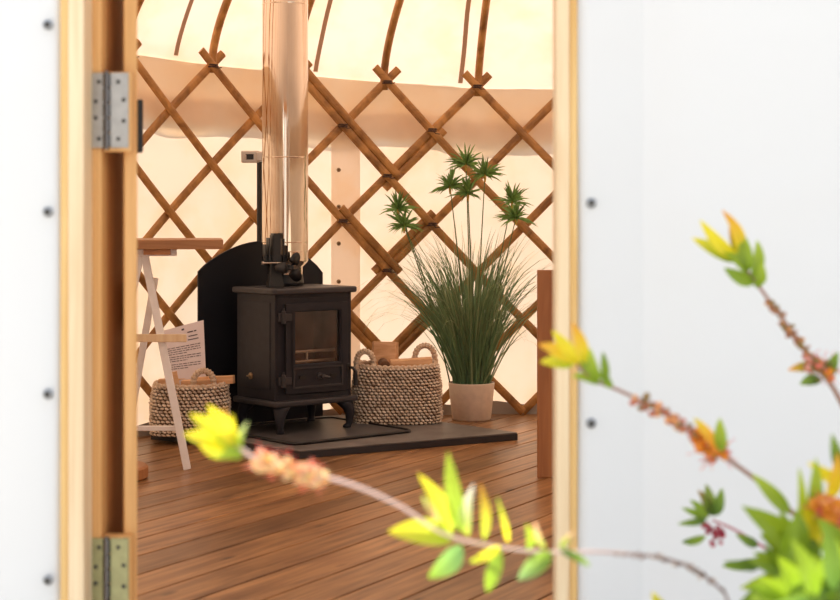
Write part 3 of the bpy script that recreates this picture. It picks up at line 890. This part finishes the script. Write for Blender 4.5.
ink(.60, .74, .845, .022); ink(.76, .82, .845, .022)
ink(.62, .84, .765, .018); ink(.60, .86, .70, .018)
random.seed(5)
for para, (v0, n) in enumerate(((.60, 4), (.42, 3), (.27, 3))):
    for k in range(n):
        u = .08; end = .90 if k < n - 1 else .55
        while u < end:
            wl_ = random.uniform(.03, .11); ink(u, min(u + wl_, end), v0 - k * .042, .014); u += wl_ + .022
mb.build('printed_text', M_ink, sheet)

# ------------------------------------------------------------------ potted grass
PX, PY = .217, 6.735
pg = thing('potted_grass', 'tall green artificial papyrus grass in a cream pot by the canvas wall', 'potted plant', (PX, PY, 0))
mb = MB(); mb.lathe([(.078, 0), (.082, .004), (.097, .150), (.097, .156), (.090, .156), (.086, .135), (.0001, .135)], 48)
o = mb.build('pot', M_pot, pg, smooth=False)
for p_ in o.data.polygons: p_.use_smooth = len(p_.vertices) == 4 and abs(p_.normal.z) < .5
o['label'] = 'cream clay pot'
mb = MB(); mb.lathe([(.088, .136), (.05, .146), (.0001, .148)], 24); mb.build('soil', M_soil, pg)
random.seed(11)
def blade(mb, base, az_, lean, L, wd_, droop, col):
    n = 9; p = Vector(base); pts = [p.copy()]; ang = lean
    for i in range(n):
        ang += droop * (i / n) ** 1.5 / n * 2.4
        p = p + Vector((math.cos(az_) * math.sin(ang), math.sin(az_) * math.sin(ang), math.cos(ang))) * (L / n)
        if p.z < .02: p.z = .02
        # keep clear of the wall
        g_ = Vector((PX + p.x - CX, PY + p.y - CY))
        if g_.length > R - .07:
            g_ *= (R - .07) / g_.length; p.x = g_.x + CX - PX; p.y = g_.y + CY - PY
        pts.append(p.copy())
    tw = random.uniform(-.6, .6)
    sd_v = Vector((math.cos(tw), math.sin(tw) * .6, 0)).normalized()
    wds = [wd_ * (1 - (i / n) ** 2.2 * .92) for i in range(n + 1)]
    b = len(mb.v)
    mb.col = col
    mb.ribbon(pts, wds, sd_v)
    for i in range(n + 1):      # paler towards the tips
        f = max(0, i / n - .3) * .5
        c = tuple(col[k] * (1 - f) + (.30, .36, .20)[k] * f for k in range(3))
        mb.c[b + 2 * i] = c; mb.c[b + 2 * i + 1] = c
mb = MB()
for i in range(560):
    a = random.uniform(0, 2 * PI); r_ = random.uniform(0, .075)
    k = random.random()
    if k < .66: L = random.uniform(.32, .70); lean = abs(random.gauss(0, .19)) + .02; dr = random.uniform(0, 1.0)
    else: L = random.uniform(.40, .78); lean = random.uniform(.12, .5); dr = random.uniform(.6, 2.6)
    g_ = random.uniform(.6, 1.3)
    col = (.15 * g_, .28 * g_, .14 * g_)
    if random.random() < .22: col = (.34, .44, .24)
    blade(mb, (r_ * math.cos(a), r_ * math.sin(a), .14), a + random.uniform(-.4, .4), lean, L, random.uniform(.004, .0075), dr, col)
o = mb.build('grass_blades', M_grass, pg); o['kind'] = 'stuff'
mb = MB()
for i in range(46):      # thin dry arching wisps
    a = random.uniform(0, 2 * PI)
    if random.random() < .5: a = PI + random.uniform(-.7, .7)
    blade(mb, (.03 * math.cos(a), .03 * math.sin(a), .3), a, random.uniform(.25, .7), random.uniform(.3, .48), .0014, random.uniform(1.8, 3.2), (.30, .28, .15))
o = mb.build('dry_wisps', M_grass, pg); o['kind'] = 'stuff'
heads = [(466, 160, .0), (450, 183, -.01), (485, 171, -.02), (468, 190, -.04), (512, 198, .01), (516, 214, -.03), (398, 206, 0), (404, 222, -.03)]
for (hx, hy, dd) in heads:
    d = 6.70 + dd
    tip = P(hx, hy + 4, d) - Vector((PX, PY, 0))
    bs = Vector((tip.x * .25 + random.uniform(-.02, .02), random.uniform(-.03, .03), .14))
    mid = bs.lerp(tip, .55); mid.x = bs.x + (tip.x - bs.x) * .42
    pts = [bs * (1 - f) ** 2 + mid * 2 * f * (1 - f) + tip * f * f for f in [k / 10 for k in range(11)]]
    s_ = MB(); s_.col = (.11, .17, .05); s_.tube(pts, [.0032 - .0012 * k / 10 for k in range(11)], 6)
    so = s_.build('papyrus_stem', M_stem, pg, smooth=True)
    h_ = MB()
    h_.col = (.62, .42, .08); h_.tube([tip - Vector((0, 0, .030)), tip - Vector((0, 0, .008)), tip + Vector((0, 0, .004))], [.0035, .006, .004], 7)
    for i in range(64):
        a = random.uniform(0, 2 * PI); e = random.uniform(-.35, 1.45)
        L = random.uniform(.055, .105); g_ = random.uniform(.7, 1.4)
        dv = Vector((math.cos(a) * math.cos(e), math.sin(a) * math.cos(e) * .8, math.sin(e)))
        h_.col = (.17 * g_, .31 * g_, .08 * g_)
        sv = dv.cross(Vector((0, 1, 0)) if random.random() < .6 else Vector((1, 0, 0))).normalized()
        pp_ = [tip, tip + dv * L * .35 + Vector((0, 0, .003)), tip + dv * L * .7 + Vector((0, 0, .001)), tip + dv * L - Vector((0, 0, .008))]
        h_.ribbon(pp_, [.004, .0085, .006, .0006], sv)
    h_.build('papyrus_head', M_grass, so)

# ------------------------------------------------------------------ trestle table on the left
tb = thing('trestle_table', 'small brown-topped table on white A-frame trestles beside the left door post', 'table', (-.66, 5.37, 0), rad(-3))
tb.rotation_euler = (0, 0, rad(8))
mb = MB(); mb.box(-.64, 0, 0, .42, .745, .777); o = mb.build('tabletop', M_table, tb, bevel=.002)
def wloc(v):   # world -> table local
    return (Matrix.Translation(tb.location) @ Matrix.Rotation(rad(8), 4, 'Z')).inverted() @ Vector(v)
mb = MB()
def bar(a, b, wx, wy):
    a, b = wloc(a), wloc(b); t = (b - a).normalized()
    s_ = t.cross(Vector((0, 1, 0))).normalized(); 
    vs = [p + s_ * x_ * wx / 2 + Vector((0, 1, 0)) * y_ * wy / 2 for p in (a, b) for x_, y_ in ((-1, -1), (1, -1), (1, 1), (-1, 1))]
    mb.add(vs, [(0, 1, 2, 3), (7, 6, 5, 4), (0, 4, 5, 1), (1, 5, 6, 2), (2, 6, 7, 3), (3, 7, 4, 0)])
def one(name, a, b, wx, wy, m=M_white):
    global mb
    mb = MB(); bar(a, b, wx, wy); return mb.build(name, m, tb, bevel=.002)
zt = .735
one('leg', (-.935, 5.42, zt), (-.787, 5.41, .0015), .026, .034)
one('leg', (-.945, 5.42, zt), (-1.10, 5.41, .0015), .026, .034)
one('leg', tuple(P(155, 278, 5.60)), tuple(P(124, 452, 5.66).xy) + (.0015,), .024, .03)
one('leg', (-1.23, 5.63, zt), (-1.25, 5.63, .0015), .03, .03)
one('crossbar', (-1.06, 5.395, .445), (-.787, 5.395, .445), .026, .018, M_pale)
one('crossbar', (-1.06, 5.44, .135), (-.82, 5.44, .135), .016, .02)
one('top_bar', (-.940, 5.42, .7365), (-.940, 5.78, .7365), .03, .03) if False else None
mb = MB(); mb.box(-.36, -.155, .035, .06, .722, .7445); mb.build('top_bar', M_white, tb, bevel=.002)
mb = MB(); mb.box(-.265, -.175, .01, .035, .727, .7445); mb.build('clamp_plate', M_brown, tb, bevel=.001)

# round wooden block at the far left
mb = MB(); mb.lathe([(.135, 0), (.142, .006), (.142, .036), (.134, .043), (.0001, .043)], 40)
o = mb.build('wooden_block', M_brown, smooth=False); o.location = (-1.03, 5.22, .0005)
tag(o, 'low round brown wooden block on the floor behind the left door post', 'wooden block')

# wooden cabinet end at the right
cab = thing('wooden_cabinet', 'low brown wooden cabinet just inside the right door post', 'cabinet', (.384, 5.23, 0))
mb = MB(); mb.box(0, .62, 0, .022, .0005, .68); mb.build('front_panel', M_brown, cab, bevel=.002)
mb = MB(); mb.box(.10, .62, .0225, .42, .02, .66); mb.build('body', M_brown, cab, bevel=.002)

# ------------------------------------------------------------------ foreground shrub
shr = thing('flowering_shrub', 'leafy green shrub with yellow tips and orange flower spikes before the white canvas', 'shrub', (1.0, 1.95, -.15))
SO = Vector(shr.location)
def spline(pts, k=6):
    out = []
    n = len(pts)
    for i in range(n - 1):
        p0, p1, p2, p3 = pts[max(i - 1, 0)], pts[i], pts[i + 1], pts[min(i + 2, n - 1)]
        for j in range(k):
            t = j / k
            out.append(.5 * ((2 * p1) + (p2 - p0) * t + (2 * p0 - 5 * p1 + 4 * p2 - p3) * t * t + (3 * p1 - p0 - 3 * p2 + p3) * t ** 3))
    out.append(pts[-1]); return out
LIME, YEL, ORA, GRN, DGR, RED, PEACH = (.48, .60, .04), (.88, .76, .03), (.92, .40, .04), (.25, .38, .03), (.10, .19, .03), (.60, .05, .05), (.95, .55, .33)
def leaf(mb, a, b, wd_, c0, c1, curl=.15, facing=None):
    a, b = Vector(a) - SO, Vector(b) - SO
    t = (b - a); L = t.length; t.normalize()
    f_ = facing or Vector((random.uniform(-.5, .5), -1, random.uniform(-.2, .7))).normalized()
    sd_v = t.cross(f_).normalized(); nr_ = sd_v.cross(t).normalized()
    n = 8; vs = []; cs = []
    for i in range(n + 1):
        f = i / n; wdt = wd_ * (math.sin(PI * f ** .8) ** .8 if 0 < f < 1 else 0) * .5 + .0006
        c = a + t * L * f + nr_ * L * curl * math.sin(PI * f)
        col = tuple(c0[k] * (1 - f ** 1.5) + c1[k] * f ** 1.5 for k in range(3))
        for s_ in (-1, 0, 1):
            vs.append(c + sd_v * s_ * wdt + nr_ * abs(s_) * wdt * .35); cs.append(col)
    b0 = mb.add(vs, [(3 * i + j, 3 * i + j + 1, 3 * i + j + 4, 3 * i + j + 3) for i in range(n) for j in (0, 1)])
    for i, c in enumerate(cs): mb.c[b0 + i] = c
def bud(mb, c, r, col):
    c = Vector(c) - SO; mb.col = col
    prof_ = [(.0001, -1), (.6, -.75), (1, 0), (.65, .7), (.0001, 1)]
    rot = Matrix.Rotation(random.uniform(0, 3), 4, 'X') @ Matrix.Rotation(random.uniform(0, 3), 4, 'Y')
    mb.lathe([(a * r, b * r * 1.2) for a, b in prof_], 6, c, rot)
def branch(pix, r0, r1, col=(.45, .25, .18), col2=None):
    pts = [P(*q) - SO for q in pix]
    root_end = Vector((0, 0, 0))
    # carry the twig on to the foot of the shrub
    last = pts[-1]
    pts += [last.lerp(root_end, .45) + Vector((.02, 0, .10)), root_end]
    sp = spline(pts)
    n = len(sp); mb = MB(); mb.col = col
    mb.tube(sp, [r0 + (r1 - r0) * i / n for i in range(n)], 8)
    if col2:
        for i, v in enumerate(mb.v):
            f = min(1, max(0, (v[0] + SO.x - .15) / .12)); mb.c[i] = tuple(col[k] * (1 - f) + col2[k] * f for k in range(3))
    return mb.build('branch', M_stem, shr, smooth=True)
def spike(parent, pix, n, spread, cols, r=.0028, stamens=True):
    pts = [P(*q) for q in pix]; mb = MB()
    for i in range(n):
        f = random.random() * (len(pts) - 1); k = int(f); p = pts[k].lerp(pts[min(k + 1, len(pts) - 1)], f - k)
        v = Vector((random.gauss(0, 1), random.gauss(0, 1), random.gauss(0, 1))).normalized()
        bud(mb, p + v * spread * random.uniform(.2, 1), r * random.uniform(.7, 1.3), random.choice(cols))
        if stamens and random.random() < .4:
            mb.col = random.choice(((.85, .1, .1), (.9, .35, .25)))
            q = p + v * spread
            mb.tube([q - SO, q + v * spread * random.uniform(.4, 1.1) - SO], .0005, 4)
    mb.build('flower_spike', M_leaf, parent, smooth=True)
random.seed(21)
# A: long twig reaching in front of the doorway
brA = branch([(236, 445, 1.62), (262, 462, 1.62), (300, 472, 1.63), (350, 484, 1.64), (400, 506, 1.66), (440, 532, 1.68), (480, 544, 1.70), (540, 552, 1.73), (600, 552, 1.76), (655, 557, 1.8), (692, 568, 1.84), (722, 590, 1.86), (760, 625, 1.88)], .0022, .0016, (.72, .52, .46), (.20, .11, .09))
mb = MB(); dA = 1.62
for (a, b, w_, c0, c1) in (((238, 450), (184, 434), 17, YEL, YEL), ((238, 446), (190, 414), 17, LIME, YEL), ((238, 446), (208, 405), 17, YEL, YEL), ((238, 444), (224, 408), 14, LIME, ORA),
                           ((240, 450), (248, 422), 8, GRN, (.6, .7, .3)), ((238, 450), (200, 446), 16, LIME, YEL), ((242, 454), (218, 458), 13, GRN, LIME), ((240, 450), (232, 414), 13, LIME, YEL), ((238, 450), (205, 425), 15, LIME, YEL)):
    leaf(mb, P(*a, dA), P(*b, dA - random.uniform(-.02, .02)), w_ / 1600 * dA, c0, c1)
d = 1.69
for (a, b, w_, c0, c1) in (((455, 538), (388, 532), 26, LIME, YEL), ((452, 532), (418, 474), 17, LIME, YEL), ((462, 532), (448, 452), 16, GRN, LIME), ((468, 536), (474, 484), 13, LIME, (.9, .85, .75)),
                           ((462, 545), (428, 578), 22, (.22, .42, .12), GRN), ((484, 540), (480, 484), 10, LIME, ORA), ((500, 548), (487, 592), 14, GRN, GRN), ((508, 542), (497, 497), 5, YEL, GRN),
                           ((528, 550), (526, 524), 11, GRN, LIME), ((552, 552), (518, 580), 18, GRN, (.25, .40, .15)), ((560, 550), (590, 566), 7, DGR, GRN), ((545, 548), (535, 522), 6, GRN, PEACH),
                           ((445, 528), (422, 496), 9, PEACH, LIME), ((500, 546), (470, 562), 9, YEL, LIME), ((560, 548), (574, 532), 7, GRN, PEACH)):
    leaf(mb, P(*a, d), P(*b, d + random.uniform(-.02, .02)), w_ / 1600 * d, c0, c1)
mb.build('leaves', M_leaf, brA)
spike(brA, [(258, 460, 1.62), (288, 469, 1.62), (319, 478, 1.63)], 210, .0105, ((1, .78, .42), (1, .86, .55), (.98, .72, .30), (.97, .55, .35)), .0034)
spike(brA, [(615, 553, 1.77), (655, 557, 1.8), (692, 568, 1.84), (722, 590, 1.86)], 46, .0045, ((.22, .12, .09), (.32, .18, .12), (.75, .62, .55)), .0026, False)
# B: middle twig crossing the right door post
brB = branch([(566, 352, 1.98), (592, 378, 1.98), (625, 393, 1.99), (665, 414, 2.0), (718, 452, 2.02), (760, 483, 2.04), (800, 520, 2.06), (850, 570, 2.08)], .0018, .004, (.33, .17, .12))
mb = MB(); d = 1.98
for (a, b, w_, c0, c1) in (((572, 362), (538, 344), 15, YEL, ORA), ((574, 364), (540, 362), 14, LIME, YEL), ((578, 366), (552, 330), 13, YEL, YEL), ((582, 368), (572, 322), 14, YEL, ORA), ((590, 376), (578, 345), 15, GRN, LIME),
                           ((598, 382), (590, 348), 11, GRN, LIME), ((606, 386), (603, 352), 8, GRN, GRN), ((600, 384), (572, 376), 11, GRN, LIME), ((612, 388), (600, 372), 8, GRN, GRN), ((722, 452), (720, 418), 12, GRN, LIME), ((718, 450), (694, 418), 10, ORA, YEL),
                           ((790, 514), (752, 474), 14, GRN, LIME)):
    leaf(mb, P(*a, d), P(*b, d + random.uniform(-.02, .02)), w_ / 1600 * d, c0, c1)
mb.build('leaves', M_leaf, brB)
spike(brB, [(636, 398, 1.99), (665, 414, 2.0), (690, 432, 2.01), (716, 450, 2.02)], 100, .011, ((.75, .30, .20), (.70, .30, .2), (.95, .55, .25), (.45, .3, .12)), .0036, False)
spike(brB, [(700, 440, 2.0), (722, 455, 2.01)], 60, .016, (ORA, ORA, (.9, .35, .2), (.5, .3, .08)), .0045)
# C: upper twig
brC = branch([(735, 256, 2.15), (757, 284, 2.15), (782, 318, 2.15), (808, 354, 2.15), (832, 386, 2.15), (870, 440, 2.15)], .0020, .0045, (.32, .17, .12))
mb = MB(); d = 2.15
for (a, b, w_, c0, c1) in (((738, 262), (692, 238), 13, GRN, YEL), ((738, 260), (700, 220), 13, YEL, YEL), ((740, 262), (722, 210), 16, YEL, ORA), ((742, 262), (730, 224), 15, GRN, ORA), ((748, 272), (742, 232), 14, GRN, LIME),
                           ((752, 280), (757, 240), 13, GRN, LIME), ((754, 284), (724, 268), 13, GRN, GRN), ((756, 288), (762, 262), 11, GRN, LIME), ((748, 274), (716, 246), 13, GRN, LIME), ((812, 368), (788, 370), 10, GRN, ORA), ((824, 378), (838, 352), 12, DGR, GRN), ((822, 380), (800, 384), 12, DGR, GRN)):
    leaf(mb, P(*a, d), P(*b, d + random.uniform(-.02, .02)), w_ / 1600 * d, c0, c1)
mb.build('leaves', M_leaf, brC)
spike(brC, [(768, 300, 2.15), (790, 330, 2.15), (812, 360, 2.15)], 55, .009, ((.55, .26, .14), (.75, .4, .15), (.42, .3, .1)), .0034, False)
spike(brC, [(804, 362, 2.14), (834, 372, 2.14)], 60, .014, ((.9, .3, .22), ORA, (.85, .45, .35), (.35, .3, .08)), .0045)
# D: small dark cluster with red buds
brD = branch([(712, 520, 2.2), (735, 530, 2.2), (768, 550, 2.2), (810, 580, 2.2), (860, 620, 2.2)], .0014, .004, (.45, .12, .14))
mb = MB(); d = 2.2
for (a, b, w_, c0, c1) in (((712, 516), (706, 484), 11, GRN, (.25, .3, .06)), ((714, 516), (722, 488), 11, DGR, GRN), ((708, 518), (690, 500), 9, GRN, GRN), ((706, 520), (678, 524), 7, DGR, GRN), ((708, 518), (682, 508), 7, GRN, GRN), ((706, 536), (682, 542), 8, GRN, DGR), ((712, 516), (698, 490), 10, DGR, (.4, .25, .06)),
                           ((758, 546), (736, 534), 9, DGR, GRN), ((760, 560), (722, 566), 11, DGR, GRN)):
    leaf(mb, P(*a, d), P(*b, d + random.uniform(-.02, .02)), w_ / 1600 * d, c0, c1)
mb.build('leaves', M_leaf, brD)
spike(brD, [(706, 526, 2.2), (722, 532, 2.2), (712, 542, 2.2)], 34, .009, ((.5, .04, .08), (.6, .08, .12)), .003, False)
# E: dense clump at the lower right corner
brE = branch([(790, 540, 2.0), (815, 560, 2.0), (850, 600, 2.02)], .003, .006, (.35, .2, .13))
mb = MB()
MID, OLV = (.30, .42, .02), (.20, .32, .02)
for i in range(100):
    cx_, cy_ = random.uniform(785, 900), random.uniform(555, 660)
    a = random.uniform(-PI, PI) if random.random() < .25 else random.uniform(PI * .8, PI * 1.75)
    L = random.uniform(40, 72); d = random.uniform(1.6, 2.0)
    c0, c1 = random.choice(((OLV, MID), (MID, MID), (OLV, MID), (DGR, OLV), (OLV, OLV), (DGR, GRN)))
    leaf(mb, P(cx_, cy_, d), P(cx_ + L * math.cos(a), cy_ + L * math.sin(a), d + random.uniform(-.03, .03)), random.uniform(15, 27) / 1600 * d, c0, c1)
for (a, b, w_, c0, c1) in (((812, 566), (742, 506), 30, MID, MID), ((812, 560), (760, 535), 34, OLV, MID), ((830, 590), (740, 588), 30, MID, LIME), ((815, 575), (748, 560), 28, OLV, MID), ((760, 566), (724, 562), 10, DGR, OLV), ((775, 575), (765, 545), 12, OLV, OLV), ((800, 528), (799, 468), 9, LIME, LIME), ((812, 520), (816, 458), 14, GRN, LIME), ((828, 500), (838, 452), 14, YEL, ORA), ((836, 480), (808, 462), 12, YEL, YEL),
                           ((800, 545), (806, 498), 22, YEL, YEL), ((806, 548), (822, 505), 20, YEL, LIME), ((842, 470), (832, 434), 12, DGR, GRN), ((825, 560), (790, 590), 24, GRN, LIME), ((660, 612), (652, 592), 12, GRN, YEL), ((838, 520), (818, 492), 18, ORA, ORA), ((842, 535), (826, 515), 18, ORA, (.9, .25, .1))):
    leaf(mb, P(*a, 1.9), P(*b, 1.88), w_ / 1600 * 1.9, c0, c1)
mb.build('leaves', M_leaf, brE)
spike(brE, [(826, 500, 1.86), (842, 530, 1.86)], 90, .018, (ORA, ORA, (.95, .45, .15), (.9, .25, .15)), .005)
spike(brE, [(830, 575, 1.84), (845, 585, 1.84)], 30, .014, ((.8, .15, .15), (.9, .3, .2)), .0045)
